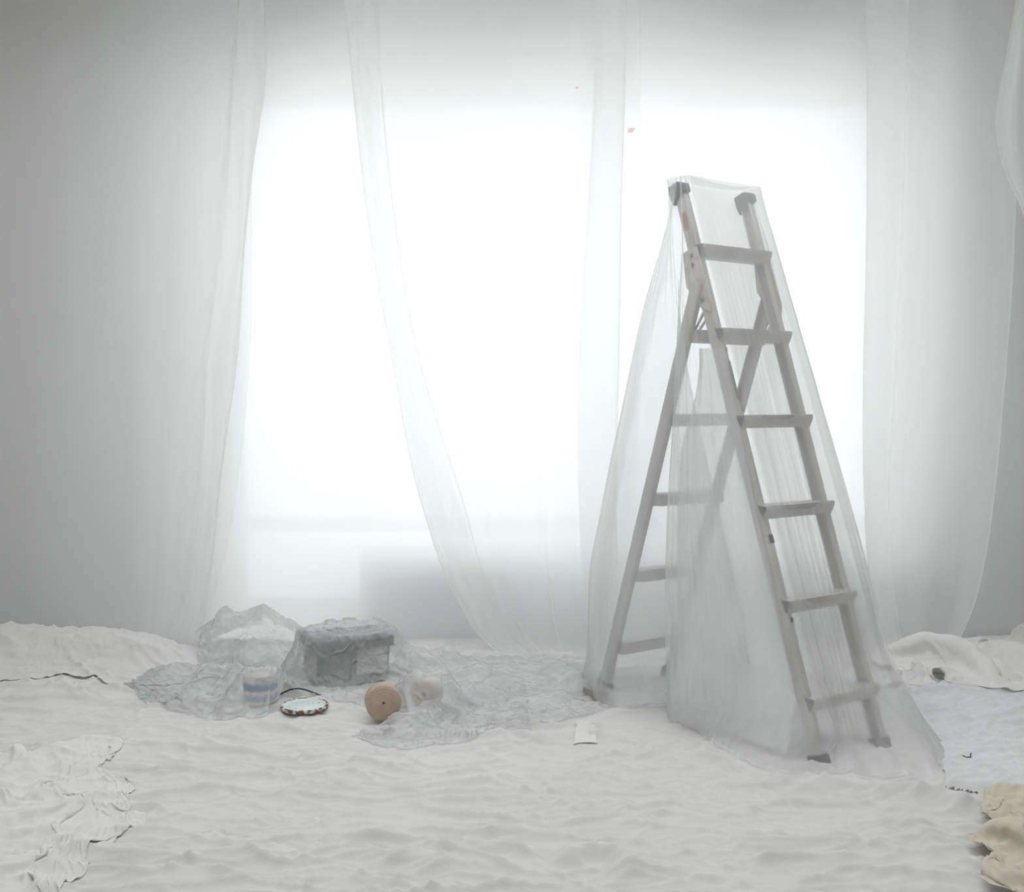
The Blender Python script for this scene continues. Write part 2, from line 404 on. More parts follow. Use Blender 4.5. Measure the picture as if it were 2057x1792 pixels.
# right curtain with a rounded bottom
ys = [-12, 300, 520, 800, 1000, 1150, 1235, 1295, 1330, 1348]
L = [1742, 1743, 1741, 1735, 1737, 1746, 1760, 1779, 1802, 1838]
F = [1815, 1812, 1804, 1790, 1780, 1786, 1796, 1808, 1822, 1845]
R = [2046, 2044, 2036, 2016, 1997, 1974, 1950, 1920, 1886, 1852]
rows = []
for l, fo, r, y in zip(L, F, R, ys):
    g = 4.14 - 0.09 * smooth01((y - 700) / 600)
    rows.append([(fo, g + .07), (0.5 * (l + fo), g + .07), (l + 3, g + .05), (l, g + .03), (l + 0.3 * (fo - l), g), (fo, g - .02), (fo + 0.05 * (r - fo), g), (fo + 0.2 * (r - fo), g - .015), (fo + 0.45 * (r - fo), g + .02), (fo + 0.75 * (r - fo), g), (r - 6, g + .05), (r, g + .09)])
o = hang('plastic_sheet', ys, rows, M['hang_film'], 160, 130, 0.012, 5, 1.3, 12)
tag(o, 'translucent plastic sheet hanging right of the ladder with a rounded bottom edge', 'plastic sheet', 'hanging plastic sheets')
# bulging sheet at the right edge
ys = [-12, 120, 250, 330, 420, 700, 1000, 1330]
L = [2044, 2020, 2001, 2012, 2050, 2075, 2070, 2066]
rows = [[(l + 30, 3.95), (l + 5, 3.93), (l, 3.90), (l + 10, 3.86), (l + 45, 3.86), (l + 120, 3.80), (l + 220, 3.6), (l + 320, 3.3)] for l in L]
o = hang('plastic_sheet', ys, rows, M['hang_film'], 70, 70, 0.02, 5, 4, 19)
tag(o, 'plastic sheet bulging into view in the upper right corner', 'plastic sheet', 'hanging plastic sheets')

# ------------------------------------------------------------------ step ladder
YAW, SL, LX, LY, TOPZ = 0.6002, 0.3231, 0.7229, 3.3501, 1.736
U3 = Vector((math.cos(YAW), math.sin(YAW), 0)); N3 = Vector((math.sin(YAW), -math.cos(YAW), 0)); Z3 = Vector((0, 0, 1))
W0, GAP, STEP = 0.3167, -0.0731, 0.28
LC = Vector((LX, LY, 0))
def ladder_pt(L, side, fb, w=None):
    """a point on the front edge of a frame, L metres down the rail from the top"""
    ww = (W0 / 2 - 0.006 * L) if w is None else w
    return LC + N3 * fb * (GAP + L * math.sin(SL)) + U3 * side * ww + Z3 * (TOPZ - L * math.cos(SL))
LEN = TOPZ / math.cos(SL)
lad = empty('step_ladder', (LX, LY, 0))
tag(lad, 'aluminium folding step ladder standing under a clear plastic cover', 'ladder')
INV = Matrix.Translation(-lad.location)
def lpart(o, parent=lad):
    o.data.transform(INV); o.parent = parent
    return o
OVER = 0.026
for fb in (1, -1):
    dn = (ladder_pt(1, 0, fb) - ladder_pt(0, 0, fb)).normalized()
    inn = (N3 * -fb - dn * (N3 * -fb).dot(dn)).normalized()          # into the frame's depth
    for sd in (-1, 1):
        L0 = 0.03 if fb == 1 else 0.335
        a, b = ladder_pt(L0, sd, fb), ladder_pt(LEN - 0.03, sd, fb)
        ax = (b - a).normalized()
        OVER = 0.026 if fb == 1 else 0.0
        if fb == -1: a = a + U3 * sd * .018; b = b + U3 * sd * .018
        prof = [(0, OVER), (-sd * .022, OVER), (-sd * .022, OVER + .006), (-sd * .004, OVER + .006), (-sd * .004, OVER + .036), (-sd * .022, OVER + .036), (-sd * .022, OVER + .042), (0, OVER + .042)]
        r = lpart(prism('rail', prof, (a, ax, U3, inn), 0, (b - a).length, M['alu'], bevel=0.0012))
        # foot
        f = lpart(prism('foot', [(sd * .005, OVER - .008), (-sd * .028, OVER - .008), (-sd * .028, OVER + .05), (sd * .005, OVER + .05)], (a, ax, U3, inn), (b - a).length - .03, (b - a).length + .02, M['rubber'], bevel=0.003))
        if fb == 1:
            # top cap: wedge-shaped plastic block
            prof = [(-.012, OVER + .058), (-.012, OVER + .012), (.004, OVER - .01), (.032, OVER - .01), (.034, OVER + .02), (.056, OVER + .05), (.028, OVER + .058)]
            c = ladder_pt(0, sd, 1)
            lpart(prism('top_cap', prof, (c - U3 * sd * .024, U3 * sd, ax, inn), 0, .032, M['plastic_dark'], bevel=0.003))
            # hinge plate on the outside of the rail
            h = ladder_pt(0.27, sd, 1) + U3 * sd * 0.002
            hp = [(-.05, .022), (-.055, .085), (.05, .105), (.14, .065), (.165, .03), (.13, .018)]
            pl = lpart(prism('hinge_plate', hp, (h, U3 * sd, ax, inn), 0, .005, M['plate'], bevel=0.001))
            for (pa, pb) in ((-.03, .05), (.0, .055), (.06, .075), (.12, .05)):
                rv = lpart(prism('rivet', [(pa + .006 * math.cos(t), pb + .006 * math.sin(t)) for t in np.linspace(0, 2 * math.pi, 10, endpoint=False)], (h, U3 * sd, ax, inn), 0.004, .008, M['plastic_dark']), pl)
            # folding brace bars between the frames
            for k in (0, 1):
                p0 = ladder_pt(0.43 + .03 * k, sd, 1) + N3 * -(OVER + .03) + U3 * -sd * .004
                p1 = ladder_pt(0.50 + .03 * k, sd, -1) + N3 * (OVER + .02) + U3 * -sd * .004
                bmx = bmesh.new(); tube_mesh(bmx, [p0, p0.lerp(p1, .5) + Z3 * -.002, p1], .0045, 8)
                lpart(from_bm('brace_bar', bmx, M['steel'], None, True))
    # rungs: D-shaped treads with plugs in their ends
    for i in range(6):
        if fb == -1 and i == 0: continue
        L = 0.22 + STEP * i
        c = ladder_pt(L, 0, fb, 0); hw = W0 / 2 - 0.006 * L
        e1 = N3 * fb
        prof = [(0, 0), (0, -.014), (-.012, -.040), (-.060, -.040), (-.060, 0)]
        rg = lpart(prism('rung', prof, (c, U3, e1, Z3), -hw, hw, M['alu'], bevel=0.0012))
        prof2 = [(-.003, -.002), (-.003, -.013), (-.014, -.037), (-.034, -.002)]
        for sd in (-1, 1):
            lpart(prism('end_plug', prof2, (c, U3, e1, Z3), sd * hw - .001, sd * (hw + .003), M['plastic_dark']), rg)
        for q in np.linspace(-.8, .8, 5):     # pressed grip ribs on the tread
            pass
OVER = 0.026
# labels and marks on the near rail
dn = (ladder_pt(1, -1, 1) - ladder_pt(0, -1, 1)).normalized(); inn = (-N3 + dn * N3.dot(dn)).normalized()
def mark(name, L0, L1, a0, a1, m, b=OVER - .0012):
    return lpart(prism(name, [(a0, b), (a1, b), (a1, b + .003), (a0, b + .003)], (ladder_pt(0, -1, 1), dn, U3, inn), L0, L1, M[m]))
mark('sticker', 1.14, 1.165, 0.004, 0.0225, 'sticker_dark')
mark('sticker', 0.60, 0.72, 0.012, 0.0222, 'sticker_green')
mark('sticker', 0.555, 0.566, 0.014, 0.0222, 'sticker_red')
mark('sticker', 1.385, 1.40, 0.010, 0.0222, 'sticker_dark')
lpart(prism('rust_mark', [(-.001, OVER + .012), (-.001, OVER + .034), (.002, OVER + .034), (.002, OVER + .012)], (ladder_pt(0, -1, 1), dn, U3, inn), .09, .15, M['rust_mark']))

# plastic cover over the ladder: closed sections from the caps down to a skirt on the floor
def gv(px, py, z=0.0): return ground(px, py, z)
def edge_table(keys, c0, c1):
    """outline of the film's side: where the sight line meets a plane c outside the ladder's centre plane"""
    t = []
    for i, (py, px) in enumerate(keys):
        c = c0 + (c1 - c0) * i / (len(keys) - 1); d = ray(px, py); o = Vector((0, 0, CAMH))
        v = o + d * ((-c - (o - LC).dot(U3)) / d.dot(U3)); t.append((v.z, v.x, v.y))
    t = np.array(sorted(t)); return lambda z: Vector((np.interp(z, t[:, 0], t[:, 1]), np.interp(z, t[:, 0], t[:, 2]), z))
e_left = edge_table([(366, 1358), (450, 1341), (540, 1316), (640, 1289), (850, 1243), (1080, 1195), (1200, 1178), (1310, 1186)], .172, .29)
e_fold = edge_table([(366, 1364), (480, 1366), (600, 1361), (800, 1355), (1000, 1346), (1250, 1344), (1400, 1352)], .176, .30)
def cover_section(z):
    L = (TOPZ - z) / math.cos(SL); k = smooth01((TOPZ - z) / 1.2); kk = float(k)
    Lr = max(L, 0.0)
    fl, fr = ladder_pt(Lr, -1, 1), ladder_pt(Lr, 1, 1)
    Lb = max(L, 0.23)
    bl, br = ladder_pt(Lb, -1, -1), ladder_pt(Lb, 1, -1)
    for v in (bl, br): v.z = z
    for v in (fl, fr): v.z = z
    t = (TOPZ - z) / TOPZ
    topb = max(0.0, 1 - L / 0.5)
    bl = bl.lerp(fl - N3 * .095, topb); br = br.lerp(fr - N3 * .095, topb)
    bulge = math.sin(min(1, t * 1.05) * math.pi * 0.62)
    out = 0.012 + 0.135 * bulge
    P = []
    P.append(fl + N3 * .012 - U3 * .004)                                  # 0 near rail, front
    P.append(fl.lerp(fr, .33) + N3 * (.006 - .012 * bulge))
    P.append(fl.lerp(fr, .66) + N3 * (.006 - .012 * bulge))
    P.append(fr + N3 * .012 + U3 * (.002 + .038 * bulge))                 # 3 far rail, front
    P.append(fr + U3 * (.006 + .055 * bulge) - N3 * .03)
    P.append(fr.lerp(br, .5) + U3 * (.012 + .02 * bulge))
    P.append(br + U3 * (.012 + .05 * bulge) - N3 * .02)                   # 6 rear right
    P.append(bl.lerp(br, .5) - N3 * (.02 + .02 * bulge))
    el, ef = e_left(z), e_fold(z)
    P.append((bl - N3 * (.02 + .3 * out)).lerp(el, .45))                  # 8 rear left
    P.append(el)                                                          # 9 outermost left
    P.append(el.lerp(ef, .35) - U3 * .15 * out)
    P.append(ef.lerp(fl, .75 * bulge) - N3 * (.02 + .05 * bulge) - U3 * .02)            # 11 fold goes in
    P.append(ef + U3 * .02 * bulge + N3 * .005 - N3 * .02 * bulge)        # 12 fold comes back out
    P.append(ef + N3 * .012)                                              # 13 front edge of the fold
    P.append(ef.lerp(fl, .30) - U3 * (.008 + .12 * out))
    P.append(ef.lerp(fl, .60) - U3 * (.008 + .10 * out))
    P.append(ef.lerp(fl, .88) - U3 * (.008 + .02 * out))
    return P
skirt = [gv(1640, 1572), gv(1700, 1578), gv(1790, 1575), gv(1895, 1572), gv(1905, 1515), gv(1840, 1450), gv(1800, 1400),
         gv(1500, 1335), gv(1195, 1362), gv(1182, 1398), gv(1250, 1442), gv(1470, 1415), gv(1356, 1440), gv(1346, 1466), gv(1400, 1484), gv(1440, 1520), gv(1540, 1560)]
zs = [TOPZ + .010, TOPZ - .03, 1.55, 1.3, 1.0, 0.7, 0.45, 0.25, 0.12, 0.05, 0.012]
secs = []
for z in zs:
    P = cover_section(max(z, 0.20) if z < 0.25 else z)
    if z < 0.25:
        k = [0.25, 0.12, 0.05, 0.012].index(z) / 3.0 if z in (0.25, 0.12, 0.05, 0.012) else 0
        k = {0.12: 0.45, 0.05: 0.8, 0.012: 1.0}[z]
        P = [p.lerp(s, k) for p, s in zip(P, skirt)]
        for p in P: p.z = z
        if z == 0.12:
            for q, am in ((16, .05), (0, .05), (15, .03)): P[q] = P[q] + N3 * am
    if z > TOPZ:
        c = sum(P, Vector()) / len(P)
    secs.append([tuple(p) for p in P])
S = np.array(secs)
zq = np.concatenate([np.linspace(zs[0], 1.55, 14)[:-1], np.linspace(1.55, 0.45, 60)[:-1], np.linspace(0.45, 0.012, 50)])
G = interp_rows([-z for z in zs], S, -zq)
NU = 360
P = []
for k in range(len(zq)):
    q = np.concatenate([G[k, -2:], G[k], G[k, :2]])
    n = len(G[k]); t = np.linspace(2, 2 + n, NU, endpoint=False)
    i = t.astype(int); u = (t - i)[:, None]
    p0, p1, p2, p3 = q[i - 1], q[i], q[np.minimum(i + 1, n + 3)], q[np.minimum(i + 2, n + 3)]
    P.append(0.5 * (2 * p1 + (p2 - p0) * u + (2 * p0 - 5 * p1 + 4 * p2 - p3) * u ** 2 + (3 * p1 - p0 - 3 * p2 + p3) * u ** 3))
P = np.array(P)
TH, ZZ = np.meshgrid(np.linspace(0, 17, NU, endpoint=False), zq)
cen = P.mean(1, keepdims=True); d = P - cen; d[..., 2] = 0; d /= np.linalg.norm(d, axis=2, keepdims=True) + 1e-9
low = smooth01((0.5 - ZZ) / 0.45)
pleat = 0.0028 * (ridged(TH * 1.7, ZZ * 0.35, 31, 3, 0.6, 3) - .6) * smooth01((TOPZ - ZZ) / 0.3) + low * 0.009 * (crumple(P[..., 0], P[..., 1] + ZZ * .5, 0.16, 5) - .4)
wrap = np.minimum(TH, 17 - TH); pleat *= smooth01(wrap / 0.4)
P += d * pleat[..., None]
P[..., 2] = np.maximum(P[..., 2] + low * 0.01 * perlin(P[..., 0] * 12, P[..., 1] * 12, 77), 0.006)
cover = grid_mesh('ladder_cover', P, M['ladder_film'], None, closed=True)
# roof between the caps
a, b = ladder_pt(-0.006, -1, 1), ladder_pt(-0.006, 1, 1)
rr = []
for t in np.linspace(0, 1, 24):
    p = a.lerp(b, t); sag = -.012 * math.sin(math.pi * t)
    rr.append([tuple(p + N3 * (.012 - .062 * v) + Z3 * (.004 + sag * (1 if 1 else 0) + .003 * math.sin(math.pi * v))) for v in np.linspace(0, 1, 8)])
grid_mesh('cover_top', np.array(rr), M['ladder_film'], cover)
# doubled-over layer of film hanging inside the near side, between the fold and the front rail
rr = []
for z in np.linspace(1.20, 0.045, 40):
    Pz = cover_section(max(z, .2)); k = smooth01((1.20 - z) / 0.35); lowk = float(np.clip((.2 - z) / .16, 0, 1))
    row = []
    for q, t in enumerate(np.linspace(0, 1, 40)):
        a_, b_, c_ = Pz[13], Pz[14], Pz[16]
        p = a_.lerp(b_, t * 3.0) if t < 1 / 3 else b_.lerp(c_, (t - 1 / 3) * 1.5)
        p = p.lerp(c_, 0.45 * (1 - float(k)) * (1 - t)) + U3 * (.022 + .006 * math.sin(t * 23 + z * 2)) - N3 * .006
        s_ = skirt[13].lerp(skirt[14], t * 3.0) if t < 1 / 3 else skirt[14].lerp(skirt[16], (t - 1 / 3) * 1.5)
        p = p.lerp(s_ + U3 * .05, .55 * lowk); row.append((p.x, p.y, z))
    rr.append(row)
grid_mesh('inner_fold', np.array(rr), M['folded_film'], cover)
tag(cover, 'clear plastic dust sheet draped like a tent over the step ladder', 'plastic sheet')

# ------------------------------------------------------------------ floor cloths (height fields with real folds)
def field(x0, x1, y0, y1, step):
    xs = np.arange(x0, x1 + step, step); ys = np.arange(y0, y1 + step, step)
    return np.meshgrid(xs, ys)
def ridge_line(X, Y, pts, h, w, skew=0.0):
    d, s, t = seg_dist(X, Y, pts)
    n = len(pts) - 1
    taper = smooth01(t / n * 5) * smooth01((n - t) / n * 5) if n else 1
    ww = w * (1 + skew * s)
    return h * np.exp(-(d / ww) ** 2) * taper
def wrinkles(X, Y, seed, lam=0.05, aniso=0.22, ang=0.0, warp=0.12, sharp=2.2):
    a, b = rot(X, Y, ang)
    wx = warp * fbm(X * 2.2, Y * 2.2, seed + 1, 3); wy = warp * fbm(X * 2.2 + 9, Y * 2.2, seed + 2, 3)
    return ridged((a + wx) / lam * aniso, (b + wy) / lam, seed, 3, 0.55, sharp)
def flat_cloth(name, X, Y, H, m, poly=None, label=None, cat='drop cloth', group=None, zoff=0.004, curl=0.0, jag=0.0, seed=0, hem=0.02):
    mask = None
    if poly is not None:
        Xj = X + jag * fbm(X * 9, Y * 9, seed + 90, 3); Yj = Y + jag * fbm(X * 9 + 5, Y * 9, seed + 91, 3)
        ins = inside(Xj, Yj, poly); d, _, _ = seg_dist(Xj, Yj, poly, True)
        d = np.where(ins, d, 0)
        H = H * smooth01(d / hem) * 1.0 + curl * np.exp(-((d - hem * 1.2) / (hem)) ** 2) * ins
        H = H - (1 - smooth01(d / (hem * .5))) * zoff * .9
        mask = ins[:-1, :-1] & ins[1:, 1:] & ins[:-1, 1:] & ins[1:, :-1]
    P = np.stack([X, Y, H + zoff], -1)
    o = grid_mesh(name, P, m, None, mask)
    if label: tag(o, label, cat, group)
    return o

# main drop cloth
X, Y = field(-2.7, 2.7, 1.75, 4.66, 0.006)
big = fbm(X * 1.3, Y * 1.3, 4, 3)
def crease(X, Y, seed, lam, aniso, ang, sharp, warp=.10):
    a_, b_ = rot(X, Y, ang)
    wx = warp * fbm(X * 2.5, Y * 2.5, seed + 1, 2); wy = warp * .6 * fbm(X * 3.1 + 9, Y * 3.1, seed + 2, 2)
    n = np.abs(perlin((a_ + wx) / lam * aniso, (b_ + wy) / lam, seed)) * 1.6
    return (1 - np.minimum(1, n)) ** sharp
md = smooth01(0.5 + 1.3 * fbm(X * 1.9, Y * 1.9, 40, 2)); md2 = smooth01(.35 + 1.5 * fbm(X * 2.3 + 4, Y * 2.3, 71, 2)); md3 = smooth01(.4 + 1.5 * fbm(X * 1.6 + 8, Y * 1.6, 75, 2))
H = 0.010 + 0.010 * big + 0.018 * crease(X, Y, 11, .15, .22, .05, 6) * (.35 + .8 * md) + .010 * crease(X, Y, 23, .10, .24, -.14, 5) * (1.2 - .7 * md) + .0065 * crease(X, Y, 29, .065, .3, .22, 4) \
    + .012 * crease(X, Y, 61, .14, .30, .75, 6) * md2 + .010 * crease(X, Y, 67, .12, .3, -.6, 6) * md3 + .0035 * crease(X, Y, 91, .042, .3, .1, 3.5) + .007 * crease(X, Y, 95, .08, .16, 0, 5) * smooth01((2.9 - Y) / .5)
for pts, h, wd in (((( 0, 1725), (350, 1745), (700, 1740), (1050, 1770)), .018, .03),
                   (((250, 1700), (600, 1720), (900, 1700)), .010, .02),
                   (((1100, 1760), (1210, 1735), (1300, 1790)), .03, .03),
                   (((400, 1490), (620, 1478), (900, 1490), (1200, 1505)), .014, .018),
                   (((880, 1515), (1150, 1490), (1400, 1520), (1500, 1545)), .012, .03),
                   (((1560, 1590), (1760, 1600), (1900, 1620), (1960, 1640)), .03, .035),
                   (((1700, 1660), (1850, 1680), (1900, 1760)), .012, .03),
                   (((380, 1580), (450, 1620), (520, 1640)), .014, .03)):
    H += ridge_line(X, Y, gp(*pts), h, wd)
floor_cloth = flat_cloth('floor_cloth', X, Y, np.maximum(H, 0.001), M['floor_cloth'], None, 'large white drop cloth wrinkled over the whole floor', 'drop cloth')
FH = np.maximum(H, 0.001) + .004
def floor_h(x, y):
    i = int(np.clip((y - 1.75) / 0.006, 0, X.shape[0] - 1)); j = int(np.clip((x + 2.7) / 0.006, 0, X.shape[1] - 1))
    return FH[i, j]
def under(Xq, Yq):
    i = np.clip(((Yq - 1.75) / 0.006), 0, FH.shape[0] - 1).astype(int); j = np.clip(((Xq + 2.7) / 0.006), 0, FH.shape[1] - 1).astype(int)
    return FH[i, j]

# the skirt of the ladder cover lies on top of the drop cloth
me = cover.data; co = np.empty(len(me.vertices) * 3, np.float32); me.vertices.foreach_get('co', co); co = co.reshape(-1, 3)
low = co[:, 2] < 0.12
co[:, 2] = np.where(low, np.maximum(co[:, 2], under(co[:, 0], co[:, 1]) + .006), co[:, 2]); me.vertices.foreach_set('co', co.ravel()); me.update()
def sheet_on_floor(name, pxpoly, m, hfun, label, step=0.006, cat='drop cloth', group=None, jag=0.02, curl=0.0, seed=0, hem=0.03, zoff=.004):
    poly = gp(*pxpoly)
    xs, ys = [p[0] for p in poly], [p[1] for p in poly]
    Xq, Yq = field(min(xs) - .05, max(xs) + .05, min(ys) - .05, max(ys) + .05, step)
    return flat_cloth(name, Xq, Yq, hfun(Xq, Yq), m, poly, label, cat, group, zoff, curl, jag, seed, hem) if False else _sheet(name, Xq, Yq, hfun(Xq, Yq), m, poly, label, cat, group, zoff, curl, jag, seed, hem)
def _sheet(name, Xq, Yq, H, m, poly, label, cat, group, zoff, curl, jag, seed, hem):
    Xj = Xq + jag * fbm(Xq * 9, Yq * 9, seed + 90, 3); Yj = Yq + jag * fbm(Xq * 9 + 5, Yq * 9, seed + 91, 3)
    ins = inside(Xj, Yj, poly); d, _, _ = seg_dist(Xj, Yj, poly, True); d = np.where(ins, d, 0)
    Hh = under(Xq, Yq) + zoff + H * smooth01(d / hem) + curl * np.exp(-((d - hem) / (hem * .7)) ** 2)
    Hh = Hh - (1 - smooth01(d / (hem * .3))) * (zoff - .001)
    mask = ins[:-1, :-1] & ins[1:, 1:] & ins[:-1, 1:] & ins[1:, :-1]
    o = grid_mesh(name, np.stack([Xq, Yq, Hh], -1), m, None, mask)
    return tag(o, label, cat, group)

# cool white sheet on the right
sheet_on_floor('floor_sheet', [(1790, 1385), (1900, 1372), (2330, 1385), (2480, 1480), (2300, 1560), (2060, 1640), (1990, 1612), (1900, 1590), (1880, 1540), (1830, 1460)], M['cool_cloth'],
               lambda x, y: .012 + .005 * (wrinkles(x, y, 81, .05, .3, .35, .1) - .4) + .003 * (wrinkles(x, y, 82, .028, .3, -.15, .06) - .4) + .01 * fbm(x * 3, y * 3, 5, 2),
               'smooth cool white sheet on the floor at the right, beside the ladder foot', curl=.006, seed=3)
# ---- cloth that was pushed together: buckles under its own extra length, rests on what lies below
def drape(obs, iters, g):
    h = obs.copy()
    for _ in range(iters):
        a = h.copy()
        a[1:-1, 1:-1] = 0.25 * (h[:-2, 1:-1] + h[2:, 1:-1] + h[1:-1, :-2] + h[1:-1, 2:]) - g
        h = np.maximum(a, obs)
    return h
def pbd(P, cu, cv, obst, iters, bend=0.25, grav=0.0012, fric=0.5, skip=3, pin=None):
    """P (R,K,3) start; rest lengths are the start plan lengths times cu / cv"""
    Q = P[..., :2]
    R, K = P.shape[:2]
    def pairs(di, dj, c, stiff):
        out = []
        a = np.s_[0:R - di, 0:K - dj] if dj >= 0 else np.s_[0:R - di, -dj:K]
        b = np.s_[di:R, dj:K] if dj >= 0 else np.s_[di:R, 0:K + dj]
        L = np.linalg.norm(Q[a] - Q[b], axis=-1) * c
        return (a, b, L, stiff)
    diag = math.sqrt(0.5 * (cu * cu + cv * cv))
    cons = [pairs(0, 1, cu, .5), pairs(1, 0, cv, .5), pairs(1, 1, diag, .25), pairs(1, -1, diag, .25)]
    if skip: cons += [pairs(0, skip, cu, bend * .5), pairs(skip, 0, cv, bend * .5)]
    V = np.zeros_like(P)
    for it in range(iters):
        prev = P.copy()
        P = P + V * 0.9; P[..., 2] -= grav
        for sub in range(3):
            for a, b, L, k in cons:
                d = P[b] - P[a]; l = np.linalg.norm(d, axis=-1) + 1e-9
                c = (d * ((l - L) / l * k * 0.55)[..., None])
                dP = np.zeros_like(P); dP[a] += c; dP[b] -= c
                P = P + dP
        if pin is not None: P[pin] = prev[pin]
        h = obst(P[..., 0], P[..., 1]); hit = P[..., 2] < h
        P[..., 2] = np.where(hit, h, P[..., 2])
        P[..., :2] = np.where(hit[..., None], P[..., :2] * (1 - fric) + prev[..., :2] * fric, P[..., :2])
        V = np.clip(P - prev, -.02, .02)
    return P
def upgrid(P, k):
    R, K = P.shape[:2]
    return np.swapaxes(cr(np.swapaxes(cr(P, (R - 1) * k + 1), 0, 1), (K - 1) * k + 1), 0, 1)
def ruled(front, back, R, K, jag, seed):
    F, B = cr(np.array(gp(*front)), K), cr(np.array(gp(*back)), K)
    v = np.linspace(0, 1, R)[:, None, None]
    Q = F[None] * (1 - v) + B[None] * v
    n = np.stack([fbm(Q[..., 0] * 5, Q[..., 1] * 5, seed, 2), fbm(Q[..., 0] * 5 + 7, Q[..., 1] * 5, seed + 1, 2)], -1)
    return Q + jag * n
def pile(name, front, back, m, label, cat, group=None, K=70, R=40, cu=1.2, cv=1.3, amp=.05, lam=.16, seed=1, bend=.3, skip=3, it1=90, it2=50, objs=None, grav=.0012, fric=.5, jag=.02, fine=.0, cu2=1.03, sub=2, amp2=.25, tilt=0.0):
    """a bunched cloth or film lying between two floor outlines"""
    def ob(x, y):
        h = under(x, y) + .005
        return np.maximum(h, objs(x, y) + .004) if objs else h
    Q = ruled(front, back, R, K, jag, seed)
    x, y = Q[..., 0], Q[..., 1]
    z = ob(x, y) + amp * np.abs(fbm(x / lam, y / lam * .8, seed + 11, 3)) + .01
    e = np.minimum(np.minimum(np.arange(R)[:, None], R - 1 - np.arange(R)[:, None]) / 4.0, np.minimum(np.arange(K)[None], K - 1 - np.arange(K)[None]) / 4.0)
    z = ob(x, y) + (z - ob(x, y)) * smooth01(e)
    P = pbd(np.dstack([Q, z]), cu, cv, ob, it1, bend, grav, fric, skip)
    P = upgrid(P, 2)
    x, y = P[..., 0], P[..., 1]
    P[..., 2] += amp * amp2 * fbm(x / lam * 3.1, y / lam * 3.1, seed + 21, 3)
    P2 = P.copy()
    # second pass on the finer grid keeps its present shape as rest shape, with a little extra length
    P = pbd_shape(P, cu2, ob, it2, grav * .5, fric)
    P = upgrid(P, sub)
    if fine: 
        x, y = P[..., 0] + P[..., 2] * .7, P[..., 1] + P[..., 2] * .4
        P[..., 2] += fine * (ridged(x * 22, y * 22, seed + 31, 3, .6, 2.5) - .4)
    P[..., 2] = np.maximum(P[..., 2], ob(P[..., 0], P[..., 1]) - .001)
    o = grid_mesh(name, P, M[m])
    return tag(o, label, cat, group)
def pbd_shape(P, c, obst, iters, grav, fric):
    R, K = P.shape[:2]; cons = []
    for di, dj, k in ((0, 1, .5), (1, 0, .5), (1, 1, .25), (1, -1, .25), (0, 4, .06), (4, 0, .06)):
        a = np.s_[0:R - di, 0:K - dj] if dj >= 0 else np.s_[0:R - di, -dj:K]
        b = np.s_[di:R, dj:K] if dj >= 0 else np.s_[di:R, 0:K + dj]
        cons.append((a, b, np.linalg.norm(P[a] - P[b], axis=-1) * (c if di + abs(dj) < 3 else 1), k))
    V = np.zeros_like(P)
    for it in range(iters):
        prev = P.copy(); P = P + V * .85; P[..., 2] -= grav
        for a, b, L, k in cons * 2:
            d = P[b] - P[a]; l = np.linalg.norm(d, axis=-1) + 1e-9
            cc = d * ((l - L) / l * k * .55)[..., None]
            dP = np.zeros_like(P); dP[a] += cc; dP[b] -= cc; P = P + dP
        h = obst(P[..., 0], P[..., 1]); hit = P[..., 2] < h
        P[..., 2] = np.where(hit, h, P[..., 2])
        P[..., :2] = np.where(hit[..., None], P[..., :2] * (1 - fric) + prev[..., :2] * fric, P[..., :2])
        V = np.clip(P - prev, -.01, .01)
    return P
pile('cotton_cloth', [(-420, 2000), (-200, 1950), (0, 1900), (130, 1800), (205, 1740), (255, 1700)], [(-420, 1560), (-150, 1545), (30, 1548), (140, 1520), (215, 1522), (275, 1600)], 'cotton',
     'bunched soft cotton cloth in the bottom left corner', 'drop cloth', None, K=36, R=28, cu=1.24, cv=1.22, amp=.08, lam=.20, seed=8, bend=.15, grav=.0006, skip=2, sub=3, amp2=.05, fine=.001)
pile('beige_cloth', [(2010, 1990), (2100, 1990), (2220, 1970), (2350, 1930)], [(1995, 1650), (2050, 1640), (2150, 1645), (2320, 1680)], 'beige',
     'cream beige cloth bunched up in the bottom right corner', 'drop cloth', None, K=22, R=30, cu=1.6, cv=1.4, amp=.11, lam=.18, seed=14, grav=.0007, objs=lambda x, y: under(x, y) + .024, bend=.15, skip=2, sub=4, amp2=.05, fine=.001)
pile('cloth_heap', [(1795, 1386), (1880, 1388), (1990, 1392), (2120, 1400), (2190, 1392)], [(1790, 1330), (1860, 1318), (1990, 1312), (2130, 1310), (2200, 1318)], 'cotton',
     'heap of folded white cloth on the floor under the rounded hanging sheet', 'drop cloth', None, K=36, R=14, cu=1.35, cv=1.45, amp=.12, grav=.0005, objs=lambda x, y: under(x, y) + .022 + ridge_line(x, y, gp((1830, 1350), (1900, 1348), (1990, 1345), (2100, 1350), (2330, 1350)), .06, .09), lam=.25, seed=21, bend=.15, skip=2, sub=4, amp2=.05)
def mound(x, y): return under(x, y) + ridge_line(x, y, gp((-400, 1322), (0, 1322), (110, 1328), (250, 1340), (420, 1345)), .10, .16)
pile('floor_sheet', [(-450, 1392), (0, 1382), (130, 1374), (300, 1384), (460, 1368)], [(-450, 1300), (0, 1298), (150, 1302), (300, 1312), (440, 1330)], 'floor_cloth',
     'smooth white sheet piled in a low mound along the left wall', 'drop cloth', None, K=40, R=16, cu=1.05, cv=1.12, amp=.03, lam=.4, seed=27, bend=.4, skip=2, sub=3, amp2=.05, objs=mound, fine=.001)

# ------------------------------------------------------------------ things under the crumpled plastic
def rest(x, y): return float(floor_h(x, y))
